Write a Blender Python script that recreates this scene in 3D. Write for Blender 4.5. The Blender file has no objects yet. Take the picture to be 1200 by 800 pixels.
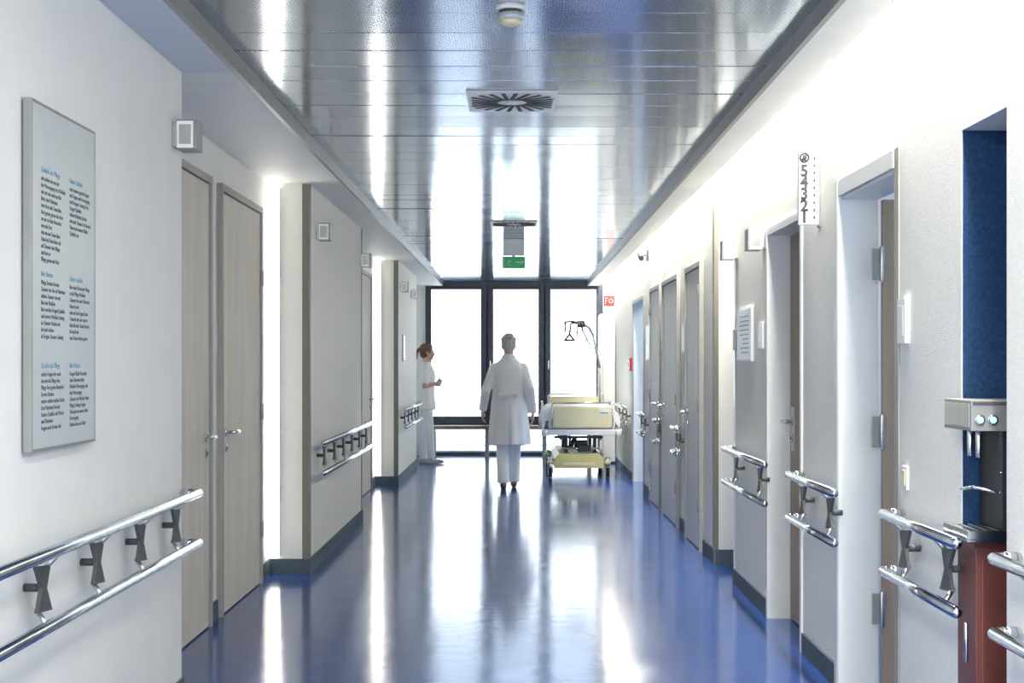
import bpy, bmesh, math, random
from mathutils import Vector, Matrix
random.seed(7)
S=bpy.context.scene
COL=S.collection

# ------------------------------------------------------------------ materials
def mat(name,col,rough=0.5,metal=0.0,noise=0.0,nscale=8.0,bump=0.0,bscale=200.0,stretch=(1,1,1),emit=None,es=0.0,spec=0.5,coat=0.0):
    m=bpy.data.materials.new(name); m.use_nodes=True
    nt=m.node_tree; b=nt.nodes["Principled BSDF"]
    b.inputs["Base Color"].default_value=(*col,1); b.inputs["Roughness"].default_value=rough
    b.inputs["Metallic"].default_value=metal
    b.inputs["Specular IOR Level"].default_value=spec
    b.inputs["Coat Weight"].default_value=coat
    if emit: 
        b.inputs["Emission Color"].default_value=(*emit,1); b.inputs["Emission Strength"].default_value=es
    tc=nt.nodes.new("ShaderNodeTexCoord"); mp=nt.nodes.new("ShaderNodeMapping")
    mp.inputs["Scale"].default_value=stretch
    nt.links.new(tc.outputs["Object"],mp.inputs[0])
    if noise>0:
        n=nt.nodes.new("ShaderNodeTexNoise"); n.inputs["Scale"].default_value=nscale; n.inputs["Detail"].default_value=4
        nt.links.new(mp.outputs[0],n.inputs["Vector"])
        r=nt.nodes.new("ShaderNodeValToRGB")
        r.color_ramp.elements[0].position=.3; r.color_ramp.elements[1].position=.7
        r.color_ramp.elements[0].color=(*[c*(1-noise) for c in col],1)
        r.color_ramp.elements[1].color=(*[min(1,c*(1+noise)) for c in col],1)
        nt.links.new(n.outputs[0],r.inputs[0]); nt.links.new(r.outputs[0],b.inputs["Base Color"])
    if bump>0:
        n2=nt.nodes.new("ShaderNodeTexNoise"); n2.inputs["Scale"].default_value=bscale; n2.inputs["Detail"].default_value=2
        nt.links.new(mp.outputs[0],n2.inputs["Vector"])
        bp=nt.nodes.new("ShaderNodeBump"); bp.inputs["Strength"].default_value=bump; bp.inputs["Distance"].default_value=.002
        nt.links.new(n2.outputs[0],bp.inputs["Height"]); nt.links.new(bp.outputs[0],b.inputs["Normal"])
    return m

M={}
M['wall']=mat("wall_textile",(.89,.88,.82),.7,noise=.06,nscale=60,bump=.7,bscale=90,stretch=(1,1,4),spec=.3)
M['wallplain']=mat("wall_plaster",(.89,.89,.845),.65,noise=.02,nscale=3,bump=.1,spec=.3)
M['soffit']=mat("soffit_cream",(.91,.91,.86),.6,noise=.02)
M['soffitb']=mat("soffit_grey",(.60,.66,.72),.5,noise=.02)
M['slab']=mat("slab_white",(.9,.9,.88),.6,noise=.02)
M['base']=mat("baseboard_grey",(.085,.115,.14),.65,noise=.06,spec=.25)
M['steel']=mat("brushed_steel",(.52,.53,.52),.28,1,noise=.08,nscale=40,stretch=(1,1,.05))
M['guard']=mat("corner_guard_steel",(.20,.185,.15),.5,.3,noise=.08,nscale=40,stretch=(1,1,.05),spec=.3)
M['chrome']=mat("polished_steel",(.60,.63,.66),.18,1,noise=.03)
M['darkplate']=mat("anthracite_plate",(.075,.08,.085),.5,.2,noise=.1)
M['greym']=mat("grey_metal",(.30,.30,.29),.45,.4,noise=.06)
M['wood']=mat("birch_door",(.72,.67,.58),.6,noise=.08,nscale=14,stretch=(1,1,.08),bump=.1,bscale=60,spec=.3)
M['woodd']=mat("birch_door_dark",(.36,.28,.21),.6,noise=.14,nscale=14,stretch=(1,1,.08),bump=.1,bscale=60,spec=.3)  # darker variant of the door wood, for the two recessed doorways
M['woodl']=mat("birch_door_light",(.80,.77,.70),.55,noise=.06,nscale=14,stretch=(1,1,.08),spec=.3)
M['frame']=mat("door_frame_grey",(.38,.37,.34),.5,.1,noise=.04,spec=.3)
M['framew']=mat("door_frame_white",(.80,.82,.80),.4,noise=.02)
M['white']=mat("white_plastic",(.82,.82,.80),.35,noise=.02)
M['cream']=mat("cream_plastic",(.80,.73,.46),.4,noise=.03)
M['yellow']=mat("bed_base_yellow",(.70,.61,.24),.45,noise=.04)
M['black']=mat("black_rubber",(.015,.016,.02),.5,noise=.1)
M['ink']=mat("print_ink",(.03,.035,.04),.6,noise=.05)
M['inkg']=mat("print_ink_grey",(.12,.135,.145),.6,noise=.05)
M['inkb']=mat("print_ink_blue",(.20,.36,.48),.6,noise=.05)
M['winframe']=mat("window_frame_navy",(.010,.018,.045),.35,noise=.1)
M['bench']=mat("bench_wood",(.20,.13,.075),.4,noise=.2,nscale=20,stretch=(.1,1,1))
M['blue']=mat("niche_blue",(.009,.042,.12),.7,noise=.3,nscale=70,bump=.6,bscale=120,spec=.3)
M['bluel']=mat("side_room_blue",(.66,.74,.84),.6,noise=.02)
M['redbrown']=mat("cabinet_redbrown",(.14,.040,.032),.4,noise=.06,nscale=10)
M['red']=mat("signal_red",(.50,.02,.02),.4,noise=.03)
M['green']=mat("exit_green",(.0,.20,.07),.4,noise=.02,emit=(.0,.4,.12),es=.25)
M['panel']=mat("sign_panel_silver",(.50,.54,.54),.38,.25,noise=.03,nscale=5)
M['paper']=mat("sign_sheet",(.54,.58,.575),.4,noise=.02)
M['linen']=mat("bed_linen",(.88,.89,.90),.8,noise=.03,bump=.3,bscale=20)
M['coat']=mat("white_coat",(.93,.93,.92),.85,noise=.03,nscale=5,bump=.4,bscale=30)
M['pants']=mat("white_trousers",(.90,.91,.92),.85,noise=.04,nscale=5,bump=.4,bscale=30)
M['skin']=mat("skin",(.60,.36,.27),.5,noise=.06,nscale=12)
M['lip']=mat("lips",(.45,.16,.13),.5,noise=.03)
M['hairg']=mat("hair_grey",(.42,.42,.41),.6,noise=.35,nscale=50,stretch=(1,1,.3),bump=.8,bscale=120)
M['hairb']=mat("hair_brown",(.14,.07,.04),.5,noise=.35,nscale=50,stretch=(1,1,.3),bump=.8,bscale=120)
M['eye']=mat("eye_white",(.8,.8,.8),.2,noise=.01)
M['shoe']=mat("shoe_white",(.62,.63,.66),.5,noise=.03)
M['shoed']=mat("shoe_dark",(.10,.06,.05),.5,noise=.1)
M['lampglass']=mat("lamp_diffuser",(.85,.86,.82),.3,noise=.01,emit=(1,.97,.88),es=.15)
M['strip']=mat("light_strip_emitter",(1,1,1),.5,noise=.01,emit=(1,.975,.90),es=9)
M['tube']=mat("fluorescent_tube",(1,1,1),.5,noise=.01,emit=(1,.98,.91),es=16)
M['ledblue']=mat("led_blue",(.3,.6,.8),.3,noise=.01,emit=(.4,.8,1),es=.6)
M['louver']=mat("facade_louver",(.17,.20,.25),.6,noise=.03)
M['exterior']=mat("exterior_wall",(.6,.6,.6),.8,noise=.03)

def floor_mat():
    m=mat("floor_blue_linoleum",(.022,.070,.27),.16,noise=.14,nscale=2.0,bump=0,spec=.6)
    nt=m.node_tree; b=nt.nodes["Principled BSDF"]
    tc=nt.nodes.new("ShaderNodeTexCoord")
    n=nt.nodes.new("ShaderNodeTexNoise"); n.inputs["Scale"].default_value=3; n.inputs["Detail"].default_value=5
    nt.links.new(tc.outputs["Object"],n.inputs["Vector"])
    mr=nt.nodes.new("ShaderNodeMapRange"); mr.inputs[3].default_value=.08; mr.inputs[4].default_value=.19
    nt.links.new(n.outputs[0],mr.inputs[0]); nt.links.new(mr.outputs[0],b.inputs["Roughness"])
    n2=nt.nodes.new("ShaderNodeTexNoise"); n2.inputs["Scale"].default_value=9; n2.inputs["Detail"].default_value=3
    nt.links.new(tc.outputs["Object"],n2.inputs["Vector"])
    bp=nt.nodes.new("ShaderNodeBump"); bp.inputs["Strength"].default_value=.18; bp.inputs["Distance"].default_value=.004
    nt.links.new(n2.outputs[0],bp.inputs["Height"]); nt.links.new(bp.outputs[0],b.inputs["Normal"])
    return m
M['floor']=floor_mat()

def ceil_mat():
    m=bpy.data.materials.new("perforated_metal_panel"); m.use_nodes=True
    nt=m.node_tree; b=nt.nodes["Principled BSDF"]; L=nt.links
    b.inputs["Metallic"].default_value=1
    tc=nt.nodes.new("ShaderNodeTexCoord"); sp=nt.nodes.new("ShaderNodeSeparateXYZ"); L.new(tc.outputs["Object"],sp.inputs[0])
    def math_(op,a,v=None):
        n=nt.nodes.new("ShaderNodeMath"); n.operation=op
        L.new(a,n.inputs[0])
        if v is not None:
            if hasattr(v,'links'): L.new(v,n.inputs[1])
            else: n.inputs[1].default_value=v
        return n.outputs[0]
    P=math.pi*2/.022
    sx=math_('SINE',math_('MULTIPLY',sp.outputs[0],P)); sy=math_('SINE',math_('MULTIPLY',sp.outputs[1],P))
    pr=math_('MULTIPLY',sx,sy)
    mr=nt.nodes.new("ShaderNodeMapRange"); mr.inputs[1].default_value=.10; mr.inputs[2].default_value=.40
    L.new(pr,mr.inputs[0])
    mix=nt.nodes.new("ShaderNodeMix"); mix.data_type='RGBA'
    mix.inputs[6].default_value=(.56,.645,.77,1); mix.inputs[7].default_value=(.08,.11,.18,1)
    L.new(mr.outputs[0],mix.inputs[0]); L.new(mix.outputs[2],b.inputs["Base Color"])
    n=nt.nodes.new("ShaderNodeTexNoise"); n.inputs["Scale"].default_value=3; L.new(tc.outputs["Object"],n.inputs["Vector"])
    m2=nt.nodes.new("ShaderNodeMapRange"); m2.inputs[3].default_value=.09; m2.inputs[4].default_value=.17
    L.new(n.outputs[0],m2.inputs[0]); L.new(m2.outputs[0],b.inputs["Roughness"])
    return m
M['ceil']=ceil_mat()

def glass_mat():
    m=bpy.data.materials.new("window_glass"); m.use_nodes=True
    nt=m.node_tree; nt.nodes.clear()
    o=nt.nodes.new("ShaderNodeOutputMaterial"); mx=nt.nodes.new("ShaderNodeMixShader"); mx.inputs[0].default_value=.06
    t=nt.nodes.new("ShaderNodeBsdfTransparent"); t.inputs[0].default_value=(.95,.98,1,1)
    g=nt.nodes.new("ShaderNodeBsdfGlossy"); g.inputs["Roughness"].default_value=.03
    nt.links.new(t.outputs[0],mx.inputs[1]); nt.links.new(g.outputs[0],mx.inputs[2]); nt.links.new(mx.outputs[0],o.inputs[0])
    return m
M['glass']=glass_mat()

# ------------------------------------------------------------------ mesh builder
class MB:
    def __init__(s): s.bm=bmesh.new(); s.mats=[]
    def mi(s,k):
        if k not in s.mats: s.mats.append(k)
        return s.mats.index(k)
    def _tag(s,vs,k,smooth=False):
        i=s.mi(k); fs=set()
        for v in vs:
            for f in v.link_faces: fs.add(f)
        for f in fs: f.material_index=i; f.smooth=smooth
    def box(s,x0,x1,y0,y1,z0,z1,k,rot=None,piv=None):
        r=bmesh.ops.create_cube(s.bm,size=1)
        c=Vector(((x0+x1)/2,(y0+y1)/2,(z0+z1)/2)); d=(abs(x1-x0),abs(y1-y0),abs(z1-z0))
        for v in r['verts']:
            v.co=Vector((v.co.x*d[0],v.co.y*d[1],v.co.z*d[2]))
            if rot is not None: v.co=rot@v.co
            v.co+=c
        s._tag(r['verts'],k)
    def cyl(s,p0,p1,r0,k,r1=None,seg=20,smooth=True):
        p0=Vector(p0);p1=Vector(p1); r1=r0 if r1 is None else r1
        d=p1-p0
        r=bmesh.ops.create_cone(s.bm,cap_ends=True,segments=seg,radius1=r0,radius2=r1,depth=d.length)
        q=d.to_track_quat('Z','Y').to_matrix().to_4x4()
        T=Matrix.Translation((p0+p1)/2)@q
        for v in r['verts']: v.co=T@v.co
        i=s.mi(k); fs=set()
        for v in r['verts']:
            for f in v.link_faces: fs.add(f)
        for f in fs: f.material_index=i; f.smooth=smooth and len(f.verts)==4
    def sph(s,c,rad,k,seg=20,rot=None):
        if not hasattr(rad,'__len__'): rad=(rad,)*3
        r=bmesh.ops.create_uvsphere(s.bm,u_segments=seg,v_segments=max(8,seg*2//3),radius=1)
        for v in r['verts']:
            v.co=Vector((v.co.x*rad[0],v.co.y*rad[1],v.co.z*rad[2]))
            if rot is not None: v.co=rot@v.co
            v.co+=Vector(c)
        s._tag(r['verts'],k,True)
    def cap(s,p0,p1,r0,r1,k,seg=16):
        s.cyl(p0,p1,r0,k,r1,seg); s.sph(p0,r0,k,seg); s.sph(p1,r1,k,seg)
    def tube(s,pts,r,k,seg=14):
        for a,b in zip(pts[:-1],pts[1:]): s.cyl(a,b,r,k,seg=seg)
        for p in pts: s.sph(p,r,k,seg)
    def prism(s,pts,vec,k):
        vec=Vector(vec)
        a=[s.bm.verts.new(Vector(p)) for p in pts]; b=[s.bm.verts.new(Vector(p)+vec) for p in pts]
        i=s.mi(k); fs=[s.bm.faces.new(a),s.bm.faces.new(b[::-1])]
        n=len(pts)
        for j in range(n): fs.append(s.bm.faces.new((a[j],b[j],b[(j+1)%n],a[(j+1)%n])))
        for f in fs: f.material_index=i
    def loft(s,rings,k,seg=32,fold=None):
        i=s.mi(k); R=[]
        for (c,rx,ry) in rings:
            c=Vector(c); row=[]
            for j in range(seg):
                a=2*math.pi*j/seg; f=1+(fold(a,c.z) if fold else 0)
                row.append(s.bm.verts.new(c+Vector((rx*f*math.cos(a),ry*f*math.sin(a),0))))
            R.append(row)
        fs=[s.bm.faces.new(R[0][::-1]),s.bm.faces.new(R[-1])]
        for a,b in zip(R[:-1],R[1:]):
            for j in range(seg): fs.append(s.bm.faces.new((a[j],a[(j+1)%seg],b[(j+1)%seg],b[j])))
        for f in fs: f.material_index=i; f.smooth=True
    def build(s,name,parent=None,bevel=0,remesh=0,smoothit=0,recenter=True,subd=0):
        bmesh.ops.recalc_face_normals(s.bm,faces=s.bm.faces[:])
        co=[v.co for v in s.bm.verts]
        c=Vector((0,0,0))
        if recenter and co:
            lo=Vector([min(v[i] for v in co) for i in range(3)]); hi=Vector([max(v[i] for v in co) for i in range(3)])
            c=(lo+hi)/2; c.z=lo.z
            for v in s.bm.verts: v.co-=c
        me=bpy.data.meshes.new(name); s.bm.to_mesh(me); s.bm.free()
        for k in s.mats: me.materials.append(M[k])
        o=bpy.data.objects.new(name,me); COL.objects.link(o); o.location=c
        if bevel:
            b=o.modifiers.new("bevel","BEVEL"); b.width=bevel; b.segments=2; b.limit_method='ANGLE'; b.angle_limit=math.radians(50)
        if remesh:
            r=o.modifiers.new("remesh","REMESH"); r.mode='VOXEL'; r.voxel_size=remesh; r.use_smooth_shade=True
            if smoothit:
                sm=o.modifiers.new("smooth","SMOOTH"); sm.factor=.5; sm.iterations=smoothit
        if parent: par(o,parent)
        return o
def par(o,p):
    o.parent=p; o.matrix_parent_inverse=Matrix.Translation(-p.location)
def empty(name,loc):
    e=bpy.data.objects.new(name,None); e.empty_display_size=.1; e.location=loc; COL.objects.link(e); return e
def text(name,body,size,loc,axes,k,parent=None,ext=.0005,align='LEFT',bold=0,ls=1.0,sx=1):
    cu=bpy.data.curves.new(name,'FONT'); cu.body=body; cu.size=size; cu.extrude=ext; cu.align_x=align; cu.offset=bold
    cu.space_line=ls
    cu.materials.append(M[k]); o=bpy.data.objects.new(name,cu); COL.objects.link(o)
    X,Y,Z=[Vector(a) for a in axes]
    R=Matrix((X*sx,Y,Z)).transposed().to_4x4()
    o.matrix_world=Matrix.Translation(loc)@R
    if parent: 
        o.parent=parent; o.matrix_parent_inverse=Matrix.Translation(-parent.location)
    return o
AX_L=((0,1,0),(0,0,1),(1,0,0)); AX_R=((0,-1,0),(0,0,1),(-1,0,0)); AX_C=((1,0,0),(0,0,1),(0,-1,0))

XL=-1.40; XR=1.385; XRec=-1.67; XO=1.55; D=22.0; ZC=2.68; ZS=2.615; HT=3.0; YB=-3.5

# ------------------------------------------------------------------ room shell
b=MB(); b.box(-2.3,4.2,YB,D+.2,-.1,0,'floor'); b.build("floor")
b=MB()
b.box(-1.55,XL,YB,5.92,0,HT,'wallplain')
b.box(-1.82,-1.56,5.77,5.92,0,HT,'wallplain')
b.box(-1.82,XRec,5.93,9.52,0,HT,'wallplain')
b.box(-1.82,XL,9.53,12.75,0,HT,'wall')
b.box(-1.82,XRec,12.76,16.54,0,HT,'wallplain')
b.box(-1.82,XL,16.55,19.6,0,HT,'wall')
b.box(-1.95,-1.56,5.80,5.90,0,HT,'wallplain')
b.box(-2.10,-1.83,19.45,19.6,0,HT,'wallplain')
b.box(-2.10,-1.95,19.61,D+.2,0,HT,'wallplain')
b.box(-1.95,-1.83,5.8,19.6,0,HT,'wallplain')
b.build("wall_left")
b=MB()
def rw(y0,y1,z0=0,z1=HT): b.box(XR,XO,y0,y1,z0,z1,'wall')
rw(YB,4.03); rw(4.03,4.44,2.13); rw(4.44,5.21); rw(5.21,6.11,2.12); rw(6.11,6.93); rw(6.93,7.85,2.12); rw(7.85,9.1)
b.box(XO+.001,XO+.12,8.9,10.2,0,HT,'wallplain')
rw(10.0,15.6); rw(15.6,17.0,2.12); rw(17.0,D+.2)
b.build("wall_right")
# niche shell
b=MB()
b.box(1.551,1.85,4.44,4.52,0,2.25,'blue'); b.box(1.551,1.85,3.95,4.03,0,2.25,'blue'); b.box(1.80,1.90,3.95,4.52,0,2.25,'blue')
b.box(1.551,1.85,4.03,4.44,2.13,2.25,'blue')
b.box(1.388,1.55,4.434,4.4399,0,2.129,'blue'); b.box(1.388,1.55,4.031,4.035,0,2.129,'blue')
b.build("wall_niche")
# side rooms
b=MB()
b.box(XO+.001,4.0,4.95,5.05,0,HT,'bluel'); b.box(XO+.001,4.0,8.6,8.7,0,HT,'bluel'); b.box(3.9,4.0,5.05,8.6,0,HT,'bluel')
b.box(XO+.001,3.9,14.9,15.0,0,HT,'bluel'); b.box(XO+.001,3.9,18.0,18.1,0,HT,'bluel'); b.box(3.8,3.9,15.0,18.0,0,HT,'bluel')
b.build("wall_side_room")
b=MB()
b.box(-1.949,-1.43,D,D+.2,0,HT,'wallplain'); b.box(1.315,1.384,D,D+.2,0,HT,'wallplain'); b.box(-1.43,1.315,D,D+.2,2.685,HT,'wallplain')
b.box(-1.43,1.315,D,D+.2,0,.04,'base')
b.build("wall_end")
b=MB(); b.box(-2.3,4.2,YB,D+.2,HT,HT+.1,'slab'); b.build("ceiling_slab")
# metal ceiling
b=MB()
y=YB; pw=.31
while y<D-.05:
    y1=min(y+pw,D-.001)
    R=Matrix.Rotation(random.uniform(-.006,.006),3,'X')@Matrix.Rotation(random.uniform(-.002,.002),3,'Y')
    b.box(-1.18,1.09,y+.003,y1-.003,ZC,ZC+.014,'ceil',rot=R); y=y1
b.box(-1.18,1.09,YB,D-.001,ZC+.022,ZC+.03,'base')
b.build("ceiling",bevel=.002)
DS=D-.035
b=MB()
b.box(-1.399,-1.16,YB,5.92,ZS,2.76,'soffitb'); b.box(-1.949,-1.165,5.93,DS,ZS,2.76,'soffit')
b.box(1.075,1.26,YB,DS,ZS,2.64,'soffit'); b.box(1.095,1.11,YB,DS,2.64,HT,'soffit'); b.box(1.245,1.26,YB,DS,2.64,2.68,'soffit')
b.build("soffit")
b=MB()
b.box(-1.18,-1.158,YB,DS,ZS-.006,ZC,'greym'); b.box(1.068,1.09,YB,DS,ZS-.006,ZC,'greym')
b.build("trim_ceiling")
# corner guards
b=MB()
for (x,y) in ((XL,9.53),(XL,16.55)):
    b.box(x-.045,x+.006,y-.006,y,0,2.61,'guard'); b.box(x,x+.006,y,y+.05,0,2.61,'guard')
b.box(XL,XL+.005,12.70,12.75,0,2.61,'guard')
b.box(XR-.006,XR+.025,9.994,10.0,0,2.9,'guard'); b.box(XR-.006,XR,10.0,10.08,0,2.9,'guard')
b.box(XR-.006,XR,9.05,9.1,0,2.9,'steel')
b.build("trim_corner_guards")
# baseboards
h=.10
b=MB()
b.box(XL,XL+.012,YB,5.92,0,h,'base'); b.box(XRec,XRec+.012,5.93,6.30,0,h,'base'); b.box(XRec,XRec+.012,7.63,7.87,0,h,'base'); b.box(XRec,XRec+.012,9.13,9.52,0,h,'base')
b.box(XRec,XL,9.518,9.53,0,h,'base'); b.box(XL,XL+.012,9.518,12.75,0,h,'base'); b.box(XRec,XRec+.012,12.76,13.15,0,h,'base'); b.box(XRec,XRec+.012,14.35,14.75,0,h,'base'); b.box(XRec,XRec+.012,15.95,16.53,0,h,'base')
b.box(XRec,XL,16.538,16.55,0,h,'base'); b.box(XL,XL+.012,16.538,19.6,0,h,'base'); b.box(-1.95,-1.938,19.61,D,0,h,'base')
b.build("baseboard_left")
b=MB()
for (a,c) in ((YB,4.0),(4.46,5.14),(6.18,6.89),(7.89,9.1),(10.0,10.58),(11.56,12.10),(13.40,13.62),(14.66,15.54),(17.06,D)):
    b.box(XR-.012,XR,a,c,0,h,'base')
b.box(XR+.001,XO,9.988,10.0,0,h,'base'); b.box(XO-.012,XO,9.1,9.987,0,h,'base')
b.build("baseboard_right")

# ------------------------------------------------------------------ doors
def lever(b,x,y,z,s,dy):
    b.cyl((x,y,z),(x+s*.008,y,z),.026,'chrome'); b.cyl((x,y,z),(x+s*.055,y,z),.010,'chrome')
    b.cap((x+s*.055,y,z),(x+s*.055,y+dy,z),.0105,.009,'chrome')
    b.cyl((x,y,z-.09),(x+s*.008,y,z-.09),.024,'chrome'); b.cyl((x,y,z-.09),(x+s*.012,y,z-.09),.009,'darkplate')
def flush_door(x,s,y0,y1,zt,handle_y,hdy,k='wood',fk='frame',fw=.045):
    b=MB(); x=x+s*.001
    b.box(x,x+s*.022,y0,y1,.008,zt,k)
    b.box(x,x+s*.034,y0-fw,y0-.005,0,zt+fw,fk); b.box(x,x+s*.034,y1+.005,y1+fw,0,zt+fw,fk); b.box(x,x+s*.0335,y0-.005,y1+.005,zt+.005,zt+fw,fk)
    b.box(x,x+s*.004,y0-.005,y1+.005,.001,zt+.005,'darkplate')
    hy=y1 if handle_y<(y0+y1)/2 else y0
    for z in (.3,1.05,1.9):
        b.cyl((x+s*.034,hy,z),(x+s*.034,hy,z+.10),.011,'greym')
    lever(b,x+s*.022,handle_y,1.02,s,hdy)
    return b
b=flush_door(XRec,1,6.35,7.58,2.36,7.50,-.12); b.build("door_1",bevel=.003)
b=flush_door(XRec,1,7.92,9.08,2.36,8.01,.12); b.build("door_2",bevel=.003)
b=flush_door(XRec,1,13.2,14.3,2.36,13.3,.12); b.build("door_3",bevel=.003)
b=flush_door(XRec,1,14.8,15.9,2.36,15.8,-.12); b.build("door_4",bevel=.003)
b=flush_door(XR,-1,10.64,11.50,2.13,11.40,-.12,'woodl'); b.build("door_5",bevel=.003)
b=flush_door(XR,-1,12.15,13.35,2.13,13.25,-.12,'woodl'); b.build("door_6",bevel=.003)
b=flush_door(XR,-1,13.68,14.6,2.13,13.78,.12,'woodl'); b.build("door_7",bevel=.003)
# recessed closed door right
b=MB()
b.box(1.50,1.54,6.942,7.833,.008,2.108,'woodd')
for (a,c) in ((6.90,6.93),(7.85,7.88)): b.box(XR-.012,XR-.001,a,c,0,2.15,'framew')
b.box(XR-.012,XR-.001,6.93,7.85,2.12,2.15,'framew')
b.box(XR-.012,1.50,7.835,7.849,0,2.119,'framew'); b.box(XR-.012,1.50,6.931,6.94,0,2.119,'framew'); b.box(XR-.012,1.50,6.94,7.835,2.11,2.119,'framew')
b.box(1.497,1.50,7.72,7.80,.93,1.17,'steel')
lever(b,1.497,7.76,1.09,-1,-.11)
b.build("door_8",bevel=.002)
# open door right (near)
b=MB()
b.box(XR-.008,XR-.001,5.15,5.209,0,2.19,'frame'); b.box(XR-.014,XR-.001,6.111,6.17,0,2.19,'framew'); b.box(XR-.012,XR-.001,5.21,6.11,2.12,2.19,'framew')
b.box(XR-.012,XO-.005,6.095,6.109,0,2.119,'framew'); b.box(XR,XO-.005,5.211,5.225,0,2.119,'framew'); b.box(XR,XO-.005,5.225,6.095,2.105,2.119,'framew')
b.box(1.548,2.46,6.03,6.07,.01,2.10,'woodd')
for z in (.30,1.05,1.76):
    b.box(1.50,1.56,6.022,6.029,z,z+.13,'greym'); b.cyl((1.540,6.018,z-.01),(1.540,6.018,z+.14),.011,'steel')
b.build("door_9",bevel=.002)
b=MB()
b.box(XR-.015,XR-.001,15.55,15.6,0,2.16,'frame'); b.box(XR-.015,XR-.001,17.0,17.05,0,2.16,'frame'); b.box(XR-.015,XR-.001,15.6,17.0,2.12,2.16,'frame')
b.build("trim_door_opening",bevel=.002)

# ------------------------------------------------------------------ end window
wx0,wx1=-1.43,1.315
b=MB()
def fr(x0,x1,z0,z1,y0=D-.03,y1=D+.06): b.box(x0,x1,y0,y1,z0,z1,'winframe')
fr(wx0,wx1,2.60,2.68); fr(wx0,wx1,.46,.56)
edges=[(-1.43,-1.34),(-.575,-.49),(-.465,-.38),(.315,.40),(.42,.505),(1.21,1.315)]
for (a,c) in edges: fr(a,c,.46,2.68,D-.031,D+.061)
for a,c in ((-.49,-.465),(.40,.42)): b.box(a,c,D-.01,D+.05,.46,2.68,'black')
for (a,c) in ((-1.34,-.575),(-.38,.315),(.505,1.21)):
    fr(a,c,.56,.60,D-.02,D+.05); fr(a,c,2.56,2.60,D-.02,D+.05)
b.box(wx0,wx1,D-.01,D+.05,.04,.07,'white')
for a,c in ((-1.43,-1.38),(-.50,-.44),(.38,.44),(1.26,1.315)): b.box(a,c,D-.01,D+.05,.07,.46,'white')
for x in (-.43,.47):
    b.cyl((x,D-.03,1.45),(x,D-.07,1.45),.012,'chrome'); b.cap((x,D-.07,1.45),(x,D-.07,1.33),.010,.008,'chrome')
for a,c in ((-1.34,-.575),(-.38,.315),(.505,1.21)): b.box(a,c,D+.01,D+.018,.6,2.56,'glass')
b.box(-1.38,1.26,D+.01,D+.018,.07,.46,'glass')
b.build("window_1",bevel=.004)
b=MB()
z=.1
while z<2.9:
    b.box(-1.9,1.8,D+.75,D+.79,z,z+.013,'louver'); z+=.13
for x in (-1.8,1.7): b.cyl((x,D+.82,-.1),(x,D+.82,2.95),.02,'louver')
b.build("facade_louvers")
b=MB(); b.box(-4,6,D+.2,D+6,-.35,-.1,'exterior'); b.build("ground")

# bench
b=MB()
b.box(-1.36,1.14,21.40,21.80,.425,.475,'bench')
for x in (-1.28,-.47,.40,1.08):
    b.box(x-.03,x+.03,21.44,21.48,0,.425,'greym'); b.box(x-.03,x+.03,21.72,21.76,0,.425,'greym'); b.box(x-.03,x+.03,21.44,21.76,.385,.425,'greym')
b.build("bench",bevel=.006)

# ------------------------------------------------------------------ handrails
def handrail(side,y0,y1,nb=None):
    xw=XL if side<0 else XR; s=-side
    X=xw+s*.085; b=MB()
    for z in (.87,.665):
        b.cap((X,y0,z),(X,y1,z),.0185,.0185,'chrome')
        b.tube([(X,y1,z),(X-s*.03,y1+.02,z),(xw+s*.017,y1+.02,z)],.0165,'chrome')
    L=y1-y0; nb=nb or max(2,int(round(L/.56)))
    for i in range(nb):
        yc=y0+L*(i+.5)/nb if nb>2 else y0+L*(.22+.58*i)
        xp=xw+s*.048
        pts=[(xp,yc-.07,.838),(xp,yc+.05,.825),(xp,yc+.018,.765),(xp,yc+.065,.695),(xp,yc-.055,.705),(xp,yc-.02,.77)]
        b.prism(pts,(s*.012,0,0),'darkplate')
        b.cap((xp,yc+.035,.82),(X,yc+.07,.865),.008,.008,'steel'); b.cap((xp,yc-.035,.71),(X,yc-.06,.67),.008,.008,'steel')
        b.cyl((xw+s*.001,yc,.768),(xp,yc,.768),.012,'darkplate')
    b.build("handrail")
handrail(-1,2.2,5.86,7)
handrail(-1,9.62,12.9,6)
handrail(-1,16.65,19.5,5)
handrail(1,2.4,3.88,3)
handrail(1,4.22,5.06,2)
handrail(1,5.85,6.84,2)
handrail(1,7.50,8.98,2)
handrail(1,11.62,12.02,2)
handrail(1,13.42,13.60,2)
handrail(1,14.72,15.50,2)
handrail(1,17.15,19.0,3)

# ------------------------------------------------------------------ wall lamps
def wall_lamp(side,y,z=2.32):
    xw=XL if side<0 else XR; s=-side; b=MB(); x=xw+s*.001
    b.box(x,x+s*.02,y-.05,y+.05,z-.05,z+.05,'steel')
    b.box(x+s*.02,x+s*.088,y-.06,y+.06,z-.06,z-.055,'greym'); b.box(x+s*.02,x+s*.088,y-.06,y+.06,z+.055,z+.06,'greym')
    b.box(x+s*.022,x+s*.087,y-.058,y+.058,z-.054,z+.054,'lampglass')
    b.box(x+s*.088,x+s*.10,y-.06,y+.06,z-.06,z+.06,'greym')
    b.box(x+s*.03,x+s*.08,y-.0605,y-.058,z-.04,z+.04,'steel')
    b.build("wall_lamp",bevel=.002)
wall_lamp(-1,5.80,2.33); wall_lamp(-1,9.9); wall_lamp(-1,12.6); wall_lamp(-1,16.9); wall_lamp(-1,18.6)
wall_lamp(1,8.0,2.10); wall_lamp(1,9.0,2.12)

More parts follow.
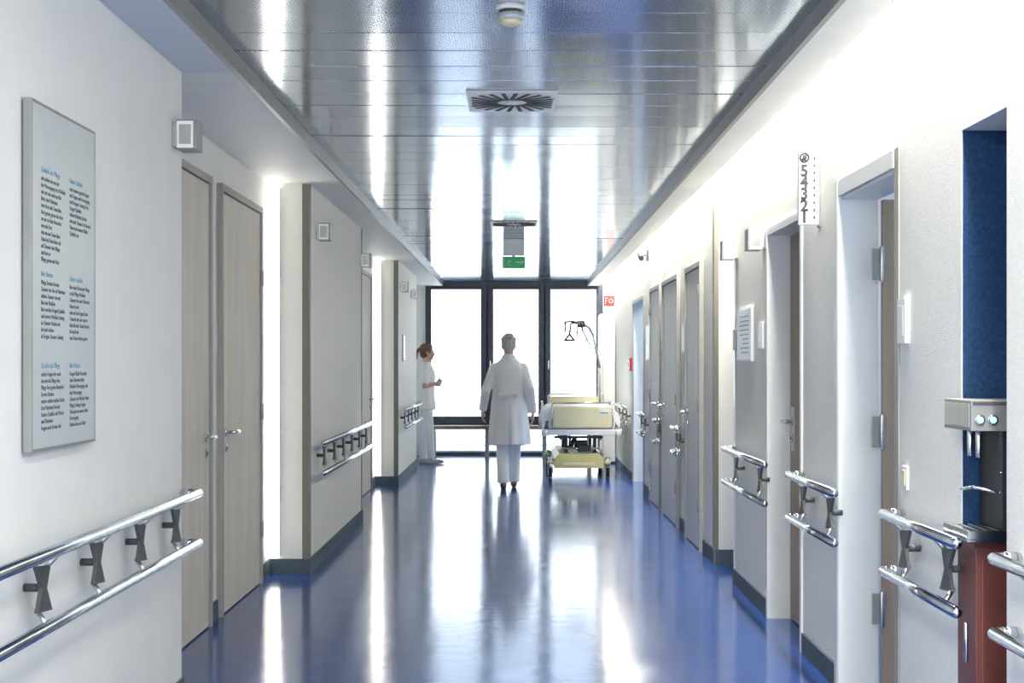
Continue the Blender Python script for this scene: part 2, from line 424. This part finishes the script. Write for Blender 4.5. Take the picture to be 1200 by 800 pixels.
def strip(x0,x1,y,z0=.12,z1=2.58):
    b=MB(); b.box(x0,x1,y-.014,y-.001,z0,z1,'strip'); b.box(x1+.001,x1+.01,y-.02,y-.001,z0,z1,'white'); b.build("vertical_light_strip")
strip(-1.655,-1.60,9.53); strip(-1.655,-1.60,16.55)
b=MB(); y=YB+.05
while y<D-.2:
    y1=min(y+1.45,D-.05); b.cyl((1.175,y,2.70),(1.175,y1,2.70),.013,'tube',seg=10); b.box(1.14,1.21,y,y1,2.641,2.675,'white'); y=y1+.05
b.build("cove_fluorescent_tubes")

# ------------------------------------------------------------------ ceiling fittings
b=MB(); c=Vector((-.027,5.08,ZC))
b.cyl(c,c-Vector((0,0,.018)),.052,'white',seg=32); b.cyl(c-Vector((0,0,.018)),c-Vector((0,0,.030)),.042,'darkplate',seg=32)
b.cyl(c-Vector((0,0,.030)),c-Vector((0,0,.055)),.050,'panel',.044,seg=32); b.cyl(c-Vector((0,0,.055)),c-Vector((0,0,.070)),.044,'cream',.026,seg=32)
b.build("smoke_detector")
def diffuser(cx,cy,w=.43,d=.52):
    b=MB(); h=w/2; hd=d/2; zt=ZC
    b.box(cx-h,cx+h,cy-hd,cy+hd,zt-.010,zt-.001,'white')
    nb=24
    for i in range(nb):
        a=2*math.pi*i/nb+.05
        R=Matrix.Rotation(a+.10,3,'Z'); r0=.07
        lim=min((h-.02)/max(abs(math.cos(a)),1e-6),(hd-.02)/max(abs(math.sin(a)),1e-6)); r1=min(lim,.235)
        m=(r0+r1)/2; dv=Vector((math.cos(a)*m,math.sin(a)*m,0))
        b.box(cx+dv.x-(r1-r0)/2,cx+dv.x+(r1-r0)/2,cy+dv.y-.010,cy+dv.y+.010,zt-.0125,zt-.0095,'ink',rot=R)
    b.cyl((cx,cy,zt-.015),(cx,cy,zt-.01),.03,'white',seg=24)
    b.build("ceiling_air_diffuser",bevel=.001)
diffuser(-.028,6.90); diffuser(-.035,12.9,.42,.45)
# exit sign
e=empty("exit_sign",(-.045,14.5,2.38))
b=MB(); b.box(-.15,.065,14.48,14.53,2.51,2.679,'panel'); b.build("mount_box",e,bevel=.003)
b=MB(); b.box(-.155,.07,14.47,14.54,2.385,2.495,'green'); b.box(-.158,.073,14.475,14.535,2.38,2.50,'white'); b.box(-.06,-.03,14.49,14.52,2.50,2.51,'greym'); b.build("sign_body",e)
b=MB(); yy=14.462
b.box(-.02,.04,yy,14.47,2.434,2.446,'white'); b.prism([(.03,yy,2.415),(.03,yy,2.465),(.058,yy,2.44)],(0,.008,0),'white')
b.sph((-.095,14.466,2.472),.009,'white'); b.cap((-.10,14.466,2.458),(-.105,14.466,2.43),.007,.006,'white'); b.cap((-.105,14.466,2.43),(-.085,14.466,2.405),.005,.004,'white'); b.cap((-.105,14.466,2.43),(-.125,14.466,2.405),.005,.004,'white'); b.cap((-.10,14.466,2.455),(-.078,14.466,2.448),.004,.004,'white')
b.box(-.145,-.14,yy,14.47,2.395,2.485,'white'); b.build("pictogram",e)
# red flag sign
e=empty("fire_hose_sign",(1.23,19.0,2.18))
b=MB(); b.box(1.145,1.29,19.0,19.015,2.18,2.32,'red'); b.box(1.29,1.384,19.003,19.012,2.24,2.26,'greym'); b.build("plate",e)
b=MB(); b.box(1.165,1.173,18.99,19.0,2.205,2.295,'white'); b.box(1.165,1.20,18.99,19.0,2.285,2.295,'white'); b.box(1.165,1.19,18.99,19.0,2.25,2.258,'white')
for i in range(12):
    a=i*math.pi/6; b.cyl((1.24+.026*math.cos(a),18.994,2.25+.026*math.sin(a)),(1.24+.026*math.cos(a+.55),18.994,2.25+.026*math.sin(a+.55)),.004,'white',seg=6)
b.build("pictogram",e)
b=MB(); b.box(1.345,1.384,17.15,17.30,1.32,1.48,'red'); b.box(1.338,1.346,17.17,17.28,1.35,1.45,'white'); b.cyl((1.335,17.225,1.40),(1.34,17.225,1.40),.03,'red'); b.build("fire_alarm_box",bevel=.004)
b=MB(); b.cyl((XR-.001,15.1,2.56),(1.30,15.1,2.56),.012,'black'); b.cyl((1.30,15.0,2.52),(1.30,15.18,2.58),.032,'black'); b.box(1.36,XR-.001,15.05,15.15,2.5,2.62,'black'); b.build("security_camera",bevel=.003)

def plate(name,side,y0,y1,z0,z1,k='white',t=.014,x=None,frame=None):
    xw=x if x is not None else (XL if side<0 else XR); s=-side; b=MB()
    b.box(xw+s*.001,xw+s*t,y0,y1,z0,z1,k)
    if frame: b.box(xw+s*.001,xw+s*(t-.003),y0-.01,y1+.01,z0-.01,z1+.01,frame)
    return b
b=plate("p",1,5.02,5.12,1.475,1.635,'white',.02); b.box(XR-.022,XR-.02,5.04,5.10,1.50,1.61,'framew'); b.build("wall_intercom",bevel=.003)
b=plate("p",1,5.03,5.09,.955,1.04,'white',.012); b.box(XR-.016,XR-.012,5.04,5.08,.97,1.025,'cream'); b.build("light_switch",bevel=.002)
b=plate("p",-1,7.65,7.72,1.47,1.625,'white',.012,XRec); b.build("light_switch",bevel=.002)
b=plate("p",-1,7.77,7.84,1.47,1.625,'white',.012,XRec); b.build("light_switch",bevel=.002)
b=plate("p",1,8.36,8.86,1.43,1.73,'panel',.02,frame='framew')
for i in range(9): b.box(XR-.0215,XR-.02,8.42,8.42+.36*random.uniform(.5,1),1.47+i*.027,1.475+i*.027,'ink')
b.build("notice_board",bevel=.002)
b=plate("p",1,7.98,8.13,1.49,1.64,'white',.015); b.build("door_nameplate",bevel=.002)
b=plate("p",1,8.95,9.04,1.49,1.62,'greym',.02); b.build("door_nameplate",bevel=.002)
b=plate("p",1,11.75,11.9,1.5,1.72,'white',.015); b.build("door_nameplate",bevel=.002)
b=plate("p",1,13.45,13.56,1.45,1.62,'white',.015); b.build("door_nameplate",bevel=.002)
b=plate("p",1,14.8,15.2,1.45,1.8,'white',.02,frame='frame'); b.build("notice_board",bevel=.002)
b=plate("p",-1,17.2,17.5,1.45,1.75,'white',.015,frame='frame'); b.build("notice_board",bevel=.002)

# number sign
e=empty("number_sign",(1.335,6.52,2.04))
b=MB(); b.box(1.285,XR-.001,6.51,6.54,2.04,2.385,'white'); b.box(1.376,XR-.001,6.50,6.55,2.03,2.395,'greym'); b.build("board",e,bevel=.002)
for i,d in enumerate("54321"):
    text("digit_"+d,d,.074,(1.310,6.508,2.262-i*.053),AX_C,'ink',e,align='CENTER',bold=.0028,sx=.95)
b=MB()
for i in range(12):
    a=i*math.pi/6; b.cyl((1.311+.020*math.cos(a),6.508,2.347+.020*math.sin(a)),(1.311+.020*math.cos(a+.55),6.508,2.347+.020*math.sin(a+.55)),.0045,'ink',seg=6)
b.cyl((1.297,6.508,2.333),(1.325,6.508,2.361),.004,'ink',seg=6); b.sph((1.311,6.508,2.345),(.010,.003,.014),'ink')
for i in range(9): b.box(1.352,1.360,6.508,6.51,2.065+i*.034,2.080+i*.034,'ink')
b.box(1.336,1.338,6.508,6.51,2.05,2.375,'greym')
b.build("symbols",e)

# information panel on the left wall
e=empty("information_panel",(XL+.015,4.30,1.15))
PY0,PY1=4.01,4.60
b=MB(); b.box(XL+.012,XL+.03,PY0,PY1,1.16,2.145,'paper'); b.box(XL+.008,XL+.032,PY0-.01,PY0,1.152,2.152,'greym'); b.box(XL+.008,XL+.032,PY1,PY1+.005,1.152,2.152,'greym')
b.box(XL+.008,XL+.032,PY0,PY1,2.145,2.152,'greym'); b.box(XL+.008,XL+.032,PY0,PY1,1.152,1.16,'greym'); b.box(XL+.001,XL+.012,4.1,4.5,1.3,2.0,'greym')
b.build("panel_board",e,bevel=.001)
words="die der und Station Klinik bitte Patienten Besucher Zimmer Pflege auf den mit Ihre eine Qualit\u00e4t Medizin Versorgung werden durch unsere Team zur f\u00fcr von Haus ist ein nach bei Arzt im Fragen stehen Leitung Service Therapie sind wir gerne am zu".split()
def para(nl,w):
    out=[]
    for i in range(nl):
        l=""
        t=w if i%4!=3 else w*.6
        while len(l)<t-4: l+=random.choice(words)+" "
        out.append(l.strip()[:w+1])
    return "\n".join(out)
for (yc,w,kk) in ((4.085,26,'inkg'),(4.345,25,'inkg')):
    for (zt,nl) in ((1.955,13 if yc<4.3 else 8),(1.655,9),(1.39,9)):
        text("heading",random.choice(["Unser Leitbild","Qualit\u00e4t der Pflege","Ihre Station","Das Zentrum"]),.022,(XL+.0305,yc,zt),AX_L,'inkb',e)
        text("text_block",para(nl,w),.0185,(XL+.0305,yc,zt-.024),AX_L,kk,e,ls=1.05)

# ------------------------------------------------------------------ drinks dispenser + cabinet in niche
e=empty("water_dispenser",(1.55,4.3,0))
b=MB(); b.box(1.368,1.79,4.25,4.425,.0,.855,'redbrown'); b.box(1.360,1.79,4.242,4.43,.855,.875,'redbrown'); b.box(1.385,1.52,4.245,4.25,.06,.82,'redbrown'); b.cyl((1.355,4.30,.5),(1.355,4.30,.62),.006,'chrome'); b.build("cabinet",e,bevel=.004)
b=MB(); b.box(1.322,1.60,4.18,4.42,.876,.89,'chrome'); b.box(1.328,1.59,4.19,4.41,.89,.905,'darkplate')
for i in range(8): b.box(1.335+i*.03,1.35+i*.03,4.19,4.41,.905,.909,'chrome')
b.box(1.322,1.60,4.175,4.185,.885,.912,'chrome'); b.box(1.321,1.328,4.18,4.42,.885,.912,'chrome'); b.build("drip_tray",e,bevel=.002)
b=MB(); b.box(1.43,1.70,4.20,4.41,.91,1.205,'black'); b.box(1.44,1.52,4.195,4.20,.95,1.18,'blue')
b.cyl((1.38,4.26,1.12),(1.38,4.26,1.205),.009,'chrome'); b.cyl((1.38,4.34,1.12),(1.38,4.34,1.205),.009,'chrome'); b.tube([(1.43,4.22,1.02),(1.36,4.24,1.035),(1.36,4.36,1.02),(1.43,4.36,1.02)],.005,'chrome'); b.tube([(1.43,4.21,1.08),(1.47,4.19,1.09),(1.52,4.195,1.08)],.004,'chrome'); b.build("dispenser_body",e,bevel=.004)
b=MB(); b.box(1.325,1.72,4.16,4.42,1.205,1.295,'greym'); b.box(1.322,1.325,4.17,4.41,1.215,1.285,'steel'); b.box(1.33,1.70,4.156,4.160,1.282,1.292,'darkplate')
for x in (1.350,1.388): b.cyl((x,4.16,1.238),(x,4.152,1.238),.015,'chrome'); b.cyl((x,4.154,1.238),(x,4.149,1.238),.010,'ledblue')
b.build("dispenser_head",e,bevel=.006)

# ------------------------------------------------------------------ tall cabinet
b=MB(); b.box(1.17,1.372,20.1,20.75,0.03,2.12,'white'); b.box(1.165,1.17,20.12,20.42,.06,2.09,'framew'); b.box(1.165,1.17,20.44,20.73,.06,2.09,'framew'); b.box(1.19,1.372,20.12,20.73,0,.03,'base')
b.box(1.2,1.205,20.094,20.1,.06,2.09,'greym'); b.cyl((1.158,20.40,1.0),(1.158,20.40,1.15),.006,'chrome'); b.build("tall_cabinet",bevel=.004)

# ------------------------------------------------------------------ hospital bed
e=empty("hospital_bed",(.79,18.5,0))
Y0,Y1=17.5,19.55
b=MB(); b.box(.43,1.16,17.49,17.53,.62,.89,'cream'); b.build("foot_board",e,bevel=.02)
b=MB(); b.tube([(.42,17.51,.60),(.42,17.51,.90),(.44,17.51,.925),(1.15,17.51,.925),(1.17,17.51,.90),(1.17,17.51,.60)],.010,'chrome')
b.box(1.0,1.12,17.482,17.49,.78,.86,'white'); b.box(1.01,1.11,17.480,17.482,.80,.81,'ink'); b.build("foot_board_rail",e)
b=MB(); b.box(.43,1.16,19.56,19.60,.62,.96,'cream'); b.tube([(.42,19.58,.55),(.42,19.58,.97),(.44,19.58,.99),(1.15,19.58,.99),(1.17,19.58,.97),(1.17,19.58,.55)],.012,'chrome'); b.build("head_board",e,bevel=.01)
b=MB()
b.box(.33,.37,Y0,Y1,.53,.60,'white'); b.box(1.20,1.24,Y0,Y1,.53,.60,'white'); b.box(.33,1.24,Y0-.02,Y0+.04,.53,.60,'white'); b.box(.33,1.24,Y1-.02,Y1+.04,.53,.60,'white')
for x in (.33,1.24):
    for y in (Y0-.02,Y1+.03): b.cyl((x,y,.525),(x,y,.605),.045,'white',seg=24)
for i in range(7): b.box(.36,1.21,Y0+.2+i*.27,Y0+.3+i*.27,.56,.585,'white')
b.build("bed_frame",e,bevel=.01)
b=MB(); b.box(.37,1.20,Y0+.05,Y1,.60,.73,'linen'); b.build("mattress",e,bevel=.035)
b=MB(); ny=30
prof=[(.285,.60),(.275,.70),(.30,.80),(.37,.855),(.50,.87),(.66,.86),(.80,.875),(.95,.865),(1.10,.87),(1.20,.84),(1.255,.77),(1.26,.68),(1.25,.62),(1.22,.66),(1.18,.735),(.80,.735),(.42,.735),(.33,.70),(.31,.62)]
rows=[]
for j in range(ny+1):
    y=Y0+.08+1.35*j/ny; row=[]
    for i,(x,z) in enumerate(prof):
        a=.018*math.sin(7*x+5*y)+.014*math.sin(13*y-4*x)
        sc=1 if 0<j<ny else .93
        zz=.735+(z-.735)*sc if z>.735 else z
        row.append(b.bm.verts.new((x+(a*.5 if z<.8 else 0),y,zz+(a if z>.78 else 0))))
    rows.append(row)
i0=b.mi('linen'); n=len(prof)
for r0,r1 in zip(rows[:-1],rows[1:]):
    for i in range(n):
        f=b.bm.faces.new((r0[i],r0[(i+1)%n],r1[(i+1)%n],r1[i])); f.smooth=True
b.bm.faces.new(rows[0]); b.bm.faces.new(rows[-1][::-1])
b.build("duvet",e)
b=MB(); b.sph((.80,19.25,.80),(.34,.22,.09),'linen',32); b.build("pillow",e)
b=MB()
for x in (.325,1.245):
    for z in (.70,.80,.90): b.tube([(x,18.9,z),(x,19.3,z)],.010,'chrome')
    for y in (18.9,19.3): b.cyl((x,y,.56),(x,y,.91),.010,'chrome')
b.build("side_rails",e)
b=MB()
b.box(.52,.56,17.65,19.1,.46,.52,'greym'); b.box(1.0,1.04,17.65,19.1,.46,.52,'greym')
for y in (17.75,18.95):
    for x in (.60,.96):
        b.box(x-.02,x+.02,y-.03,y+.03,.28,.53,'darkplate',rot=Matrix.Rotation(.5,3,'X'))
        b.box(x+.03,x+.06,y-.03,y+.03,.28,.53,'steel',rot=Matrix.Rotation(-.5,3,'X'))
b.cyl((.70,17.66,.42),(.86,17.66,.42),.045,'black'); b.cyl((.64,17.70,.36),(.72,17.9,.48),.03,'darkplate'); b.box(.74,.90,17.6,17.8,.32,.40,'black'); b.cyl((.56,17.68,.36),(1.02,17.68,.36),.014,'chrome')
b.tube([(.66,17.60,.50),(.63,17.58,.42),(.70,17.57,.36),(.78,17.58,.33)],.007,'black')
b.box(.45,1.05,17.62,17.67,.485,.515,'darkplate')
b.build("lift_mechanism",e,bevel=.003)
b=MB(); b.prism([(.45,17.56,.12),(1.06,17.56,.12),(1.06,17.56,.24),(1.00,17.56,.30),(.51,17.56,.30),(.45,17.56,.24)],(0,1.8,0),'yellow')
b.box(.40,1.12,17.60,17.66,.185,.235,'greym'); b.box(.40,1.12,19.2,19.26,.185,.235,'greym'); b.box(.56,.95,17.552,17.56,.15,.19,'cream'); b.build("base_cover",e,bevel=.012)
b=MB()
for x in (.40,1.11):
    for y in (17.62,19.24):
        b.cyl((x-.022,y,.076),(x+.022,y,.076),.075,'black',seg=28); b.cyl((x-.026,y,.076),(x+.026,y,.076),.042,'white',seg=24)
        b.box(x-.036,x-.027,y-.03,y+.03,.06,.20,'greym'); b.box(x+.027,x+.036,y-.03,y+.03,.06,.20,'greym'); b.cyl((x,y,.17),(x,y,.25),.028,'chrome'); b.sph((x,y,.19),(.045,.06,.035),'cream')
        b.box(x-.02,x+.02,y-.12,y-.05,.13,.145,'greym')
b.build("casters",e)
b=MB()
b.tube([(1.13,19.5,.55),(1.12,19.5,1.35),(1.03,19.48,1.80),(.97,19.40,1.90),(.88,19.2,1.945),(.72,18.85,1.955)],.017,'greym')
b.tube([(.80,19.02,1.95),(.79,19.0,1.78)],.008,'black'); b.tube([(.73,18.87,1.97),(.70,18.80,1.93),(.68,18.78,1.80)],.012,'black')
b.tube([(.68,18.78,1.80),(.62,18.74,1.72),(.74,18.74,1.72),(.68,18.78,1.80)],.013,'black')
b.tube([(.62,18.74,1.84),(.62,18.74,1.96),(.70,18.80,1.97),(.84,18.95,1.96),(.86,18.98,1.86)],.012,'black'); b.tube([(.86,18.98,1.86),(.94,19.0,1.70),(.97,19.1,1.66)],.009,'black')
b.box(.80,.90,19.15,19.25,1.90,1.99,'darkplate')
b.build("patient_lifting_pole",e)

# ------------------------------------------------------------------ people
def hand(b,W,u,v,w,k='skin',curl=.35):
    W=Vector(W);u=Vector(u).normalized();v=Vector(v).normalized();w=Vector(w).normalized()
    offs=[.032,.011,-.010,-.030]; lens=[.072,.080,.074,.058]; rad=[.0088,.009,.0086,.0076]
    for o_,l,r in zip(offs,lens,rad):
        kn=W+u*(.088-abs(o_-.008)*.25)+v*o_
        b.cap(W+u*.005+v*o_*.55,kn,.014,.0115,k,10)
        p=kn; a=curl*.6
        for f in (.46,.30,.24):
            d=(u*math.cos(a)+w*math.sin(a)); q=p+d*l*f; b.cap(p,q,r,r*.9,k,8); p=q; r*=.92; a+=curl
    b.cap(W+u*.02,W+u*.075,.016,.014,k,10)
    t0=W+u*.022+v*.026; t1=t0+(u*.55+v*.75+w*.25).normalized()*.036; t2=t1+(u*.85+v*.35+w*.35).normalized()*.030; t3=t2+(u*.95+v*.1+w*.35).normalized()*.024
    b.cap(W+u*.012+v*.012,t0,.015,.0135,k,10); b.cap(t0,t1,.0125,.0105,k,8); b.cap(t1,t2,.0105,.0095,k,8); b.cap(t2,t3,.0095,.008,k,8)
def head(parent,c,hair,pony=False):
    c=Vector(c); b=MB()
    b.sph(c+Vector((0,-.012,.022)),(.074,.092,.092),'skin',28); b.sph(c+Vector((0,.022,-.03)),(.060,.066,.078),'skin',24)
    b.sph(c+Vector((0,.052,-.085)),(.030,.028,.026),'skin'); b.sph(c+Vector((0,.064,.018)),(.055,.022,.016),'skin')
    b.cap(c+Vector((0,.080,.005)),c+Vector((0,.098,-.028)),.009,.014,'skin',12)
    for s in (-1,1):
        b.sph(c+Vector((s*.011,.088,-.032)),.009,'skin',10); b.sph(c+Vector((s*.040,.060,-.030)),(.022,.022,.02),'skin')
        b.sph(c+Vector((s*.075,-.008,-.008)),(.008,.020,.032),'skin',14)
    b.cyl(c+Vector((0,-.02,-.17)),c+Vector((0,-.012,-.04)),.056,'skin',.052,24)
    b.build("head",parent,remesh=.005,smoothit=4)
    b=MB()
    for s in (-1,1):
        b.sph(c+Vector((s*.030,.072,-.002)),(.013,.011,.010),'eye',12); b.sph(c+Vector((s*.030,.082,-.002)),(.005,.003,.005),'black',8); b.cap(c+Vector((s*.017,.086,.018)),c+Vector((s*.045,.078,.019)),.004,.003,hair,8)
    b.sph(c+Vector((0,.084,-.060)),(.024,.009,.008),'lip',14); b.build("face_features",parent)
    b=MB()
    b.sph(c+Vector((0,-.020,.034)),(.084,.094,.092),hair,28); b.sph(c+Vector((0,-.045,-.015)),(.078,.066,.075),hair,24); b.sph(c+Vector((0,.03,.085)),(.060,.045,.030),hair,20)
    for s in (-1,1): b.sph(c+Vector((s*.066,.005,.03)),(.018,.04,.04),hair,14)
    for i in range(26):
        a=random.uniform(0,6.28); t=random.uniform(.2,1.2)
        d=Vector((math.sin(t)*math.cos(a)*.080,math.sin(t)*math.sin(a)*.085-.025,math.cos(t)*.090+.032)); b.sph(c+d,(.018,.018,.012),hair,8)
    if pony:
        b.sph(c+Vector((0,-.115,.045)),(.022,.022,.022),hair,14); b.cap(c+Vector((0,-.12,.045)),c+Vector((0,-.155,.0)),.022,.026,hair); b.cap(c+Vector((0,-.155,.0)),c+Vector((0,-.15,-.09)),.026,.008,hair)
    b.build("hair",parent,remesh=.006,smoothit=2)
def leg(b,hip,knee,ank,k,r=(.095,.073,.066),cuff=.07):
    b.cap(hip,knee,r[0],r[1],k,20); b.cap(knee,ank,r[1],r[2],k,20); a=Vector(ank); b.cyl(a,a-Vector((0,0,.045)),r[2],k,cuff,20)
def shoe(b,ank,k,pitch=0):
    a=Vector(ank); R=Matrix.Rotation(-pitch,3,'X')
    def P(y,z): return a+R@Vector((0,y,z-a.z)) 
    b.cap(P(-.045,.040),P(.12,.030),.036,.030,k,16); b.cap(P(.10,.032),P(.165,.027),.034,.024,k,16); b.cap(P(-.03,.05),a-Vector((0,0,.02)),.038,.036,k,16)
# --- doctor
DE=empty("doctor_walking",(0,0,0))
head(DE,(0,.02,1.622),'hairg')
b=MB()
leg(b,(-.080,0,.90),(-.072,.04,.49),(-.060,-.12,.125),'pants'); leg(b,(.080,0,.90),(.068,.13,.49),(.058,.21,.11),'pants'); b.sph((0,0,.93),(.16,.11,.12),'pants')
b.build("trousers",DE,remesh=.010,smoothit=3)
b=MB(); shoe(b,(-.058,-.12,.095),'shoed',pitch=.12); b.build("shoe_left",DE,remesh=.006,smoothit=2)
b=MB(); shoe(b,(.058,.21,.09),'shoed'); b.build("shoe_right",DE,remesh=.006,smoothit=2)
b=MB()
def fold(a,z):
    k=max(0,min(1,(1.08-z)/.5)); u=.012*math.sin(4*a+14*z)*(1 if .9<z<1.4 else 0)
    return u+k*(.055*math.sin(5*a+.6+2*z)+.04*math.sin(9*a+1.2+z))-.17*k*math.exp(-((a-4.71)/.09)**2)
tab=[(.50,.232,.175,.01),(.56,.230,.172,.01),(.64,.226,.165,.008),(.72,.22,.158,.005),(.80,.213,.15,0),(.90,.205,.142,-.002),(.98,.196,.135,0),(1.08,.183,.125,.003),(1.18,.186,.122,0),(1.28,.196,.126,-.006),(1.35,.190,.120,-.008),(1.395,.165,.105,-.006),(1.43,.128,.088,0),(1.46,.092,.074,.004),(1.505,.068,.066,.006)]
b.loft([((0,cy,z),rx,ry) for z,rx,ry,cy in tab],'coat',96,fold)
for s,el,wr in ((-1,(-.252,-.06,1.12),(-.290,.070,.915)),(1,(.240,-.065,1.11),(.270,.015,.89))):
    sh=(s*.158,-.005,1.358); b.cap(sh,el,.062,.054,'coat',20); d=(Vector(wr)-Vector(el)).normalized(); b.cap(el,wr,.054,.046,'coat',20); b.cyl(Vector(wr)-d*.02,Vector(wr)+d*.03,.046,'coat',.049,20)
b.cyl((0,-.005,1.455),(0,.0,1.515),.075,'coat',.062,28)
b.build("white_coat",DE,remesh=.009,smoothit=5)
b=MB(); b.box(-.10,.10,-.142,-.124,1.035,1.075,'coat'); b.cyl((-.08,-.135,1.055),(-.08,-.147,1.055),.009,'white'); b.cyl((.08,-.135,1.055),(.08,-.147,1.055),.009,'white')
b.build("coat_belt",DE,bevel=.004)
for s,wr,nm in ((-1,(-.296,.088,.885),"hand_left"),(1,(.274,.026,.862),"hand_right")):
    b=MB(); hand(b,wr,(0,.15,-1) if s>0 else (-.02,.35,-1),(0,1,.1),(-s,.15,0)); b.build(nm,DE,remesh=.0032,smoothit=1)
DE.location=(-.105,16.02,0)
# --- nurse (facing +X)
NE=empty("nurse_standing",(0,0,0))
head(NE,(0,.03,1.572),'hairb',pony=True)
b=MB()
leg(b,(-.08,0,.86),(-.075,.015,.47),(-.08,-.02,.11),'pants',(.09,.064,.054),.058); leg(b,(.08,0,.86),(.078,.05,.47),(.08,.07,.11),'pants',(.09,.064,.054),.058); b.sph((0,-.01,.89),(.155,.115,.12),'pants')
b.build("trousers",NE,remesh=.010,smoothit=3)
b=MB(); shoe(b,(-.08,-.02,.09),'shoe'); shoe(b,(.08,.07,.09),'shoe'); b.build("shoes",NE,remesh=.006,smoothit=2)
b=MB()
tab=[(.76,.185,.150,0),(.86,.178,.145,-.004),(.95,.168,.132,0),(1.05,.155,.122,.004),(1.15,.160,.125,.008),(1.25,.168,.135,.012),(1.33,.168,.118,.004),(1.39,.140,.088,0),(1.42,.10,.075,.004),(1.44,.070,.065,.008)]
b.loft([((0,cy,z),rx,ry) for z,rx,ry,cy in tab],'coat',48,lambda a,z: max(0,(1.0-z))*.18*math.sin(6*a))
A=((.155,0,1.345),(.205,-.03,1.10),(.12,.14,1.14)); B=((-.155,0,1.345),(-.205,-.03,1.10),(-.10,.15,1.12))
for (s_,e_,w_) in (A,B):
    m=Vector(s_).lerp(Vector(e_),.72); b.cap(s_,m,.060,.058,'coat',20)
b.build("tunic",NE,remesh=.009,smoothit=4)
b=MB()
for (s_,e_,w_) in (A,B):
    b.cap(s_,e_,.042,.038,'skin',16); b.cap(e_,w_,.038,.024,'skin',16)
b.build("arms",NE,remesh=.006,smoothit=2)
for (s_,e_,w_),sg,nm in ((A,1,"hand_right"),(B,-1,"hand_left")):
    b=MB(); hand(b,Vector(w_)+Vector((-sg*.004,.009,0)),(-sg*.6,.6,.1),(0,.2,1),(-sg*.6,-.6,-.1),curl=.7); b.build(nm,NE,remesh=.0032,smoothit=1)
NE.location=(-1.31,20.12,0); NE.rotation_euler=(0,0,math.radians(-80))

# ------------------------------------------------------------------ lights
w=bpy.data.worlds.new("World"); S.world=w; w.use_nodes=True
w.node_tree.nodes["Background"].inputs[0].default_value=(.89,.955,1,1); w.node_tree.nodes["Background"].inputs[1].default_value=4.6
def area(name,loc,rot,sx,sy,p,col):
    l=bpy.data.lights.new(name,'AREA'); l.shape='RECTANGLE'; l.size=sx; l.size_y=sy; l.energy=p; l.color=col
    o=bpy.data.objects.new(name,l); o.location=loc; o.rotation_euler=rot; COL.objects.link(o); return o
area("side_room_light",(2.8,6.6,2.9),(0,0,0),1.2,1.2,38,(.86,.94,1))
area("side_room_light",(2.7,16.4,2.9),(0,0,0),1.2,1.2,45,(.70,.86,1))
area("cove_light",(1.325,9.2,2.93),(0,0,0),.10,25,500,(1,.975,.90))
for y in (-2.6,-1.0,.6,2.2):
    area("overhead_fill_light",(-.04,y,ZC-.03),(0,0,0),.5,1.2,36,(.98,.99,.96))  # added fill lights, out of view overhead, to raise the ambient level

# ------------------------------------------------------------------ camera
cd=bpy.data.cameras.new("camera"); cam=bpy.data.objects.new("camera",cd); COL.objects.link(cam)
cam.location=(0,0,1.4); cam.rotation_euler=(math.pi/2,0,0)
cd.sensor_width=36; cd.lens=50; cd.shift_x=-7/1200; cd.shift_y=27/1200; cd.clip_start=.05
S.camera=cam
S.view_settings.view_transform='Standard'; S.view_settings.look='None'; S.view_settings.exposure=0.38; S.view_settings.gamma=1.05
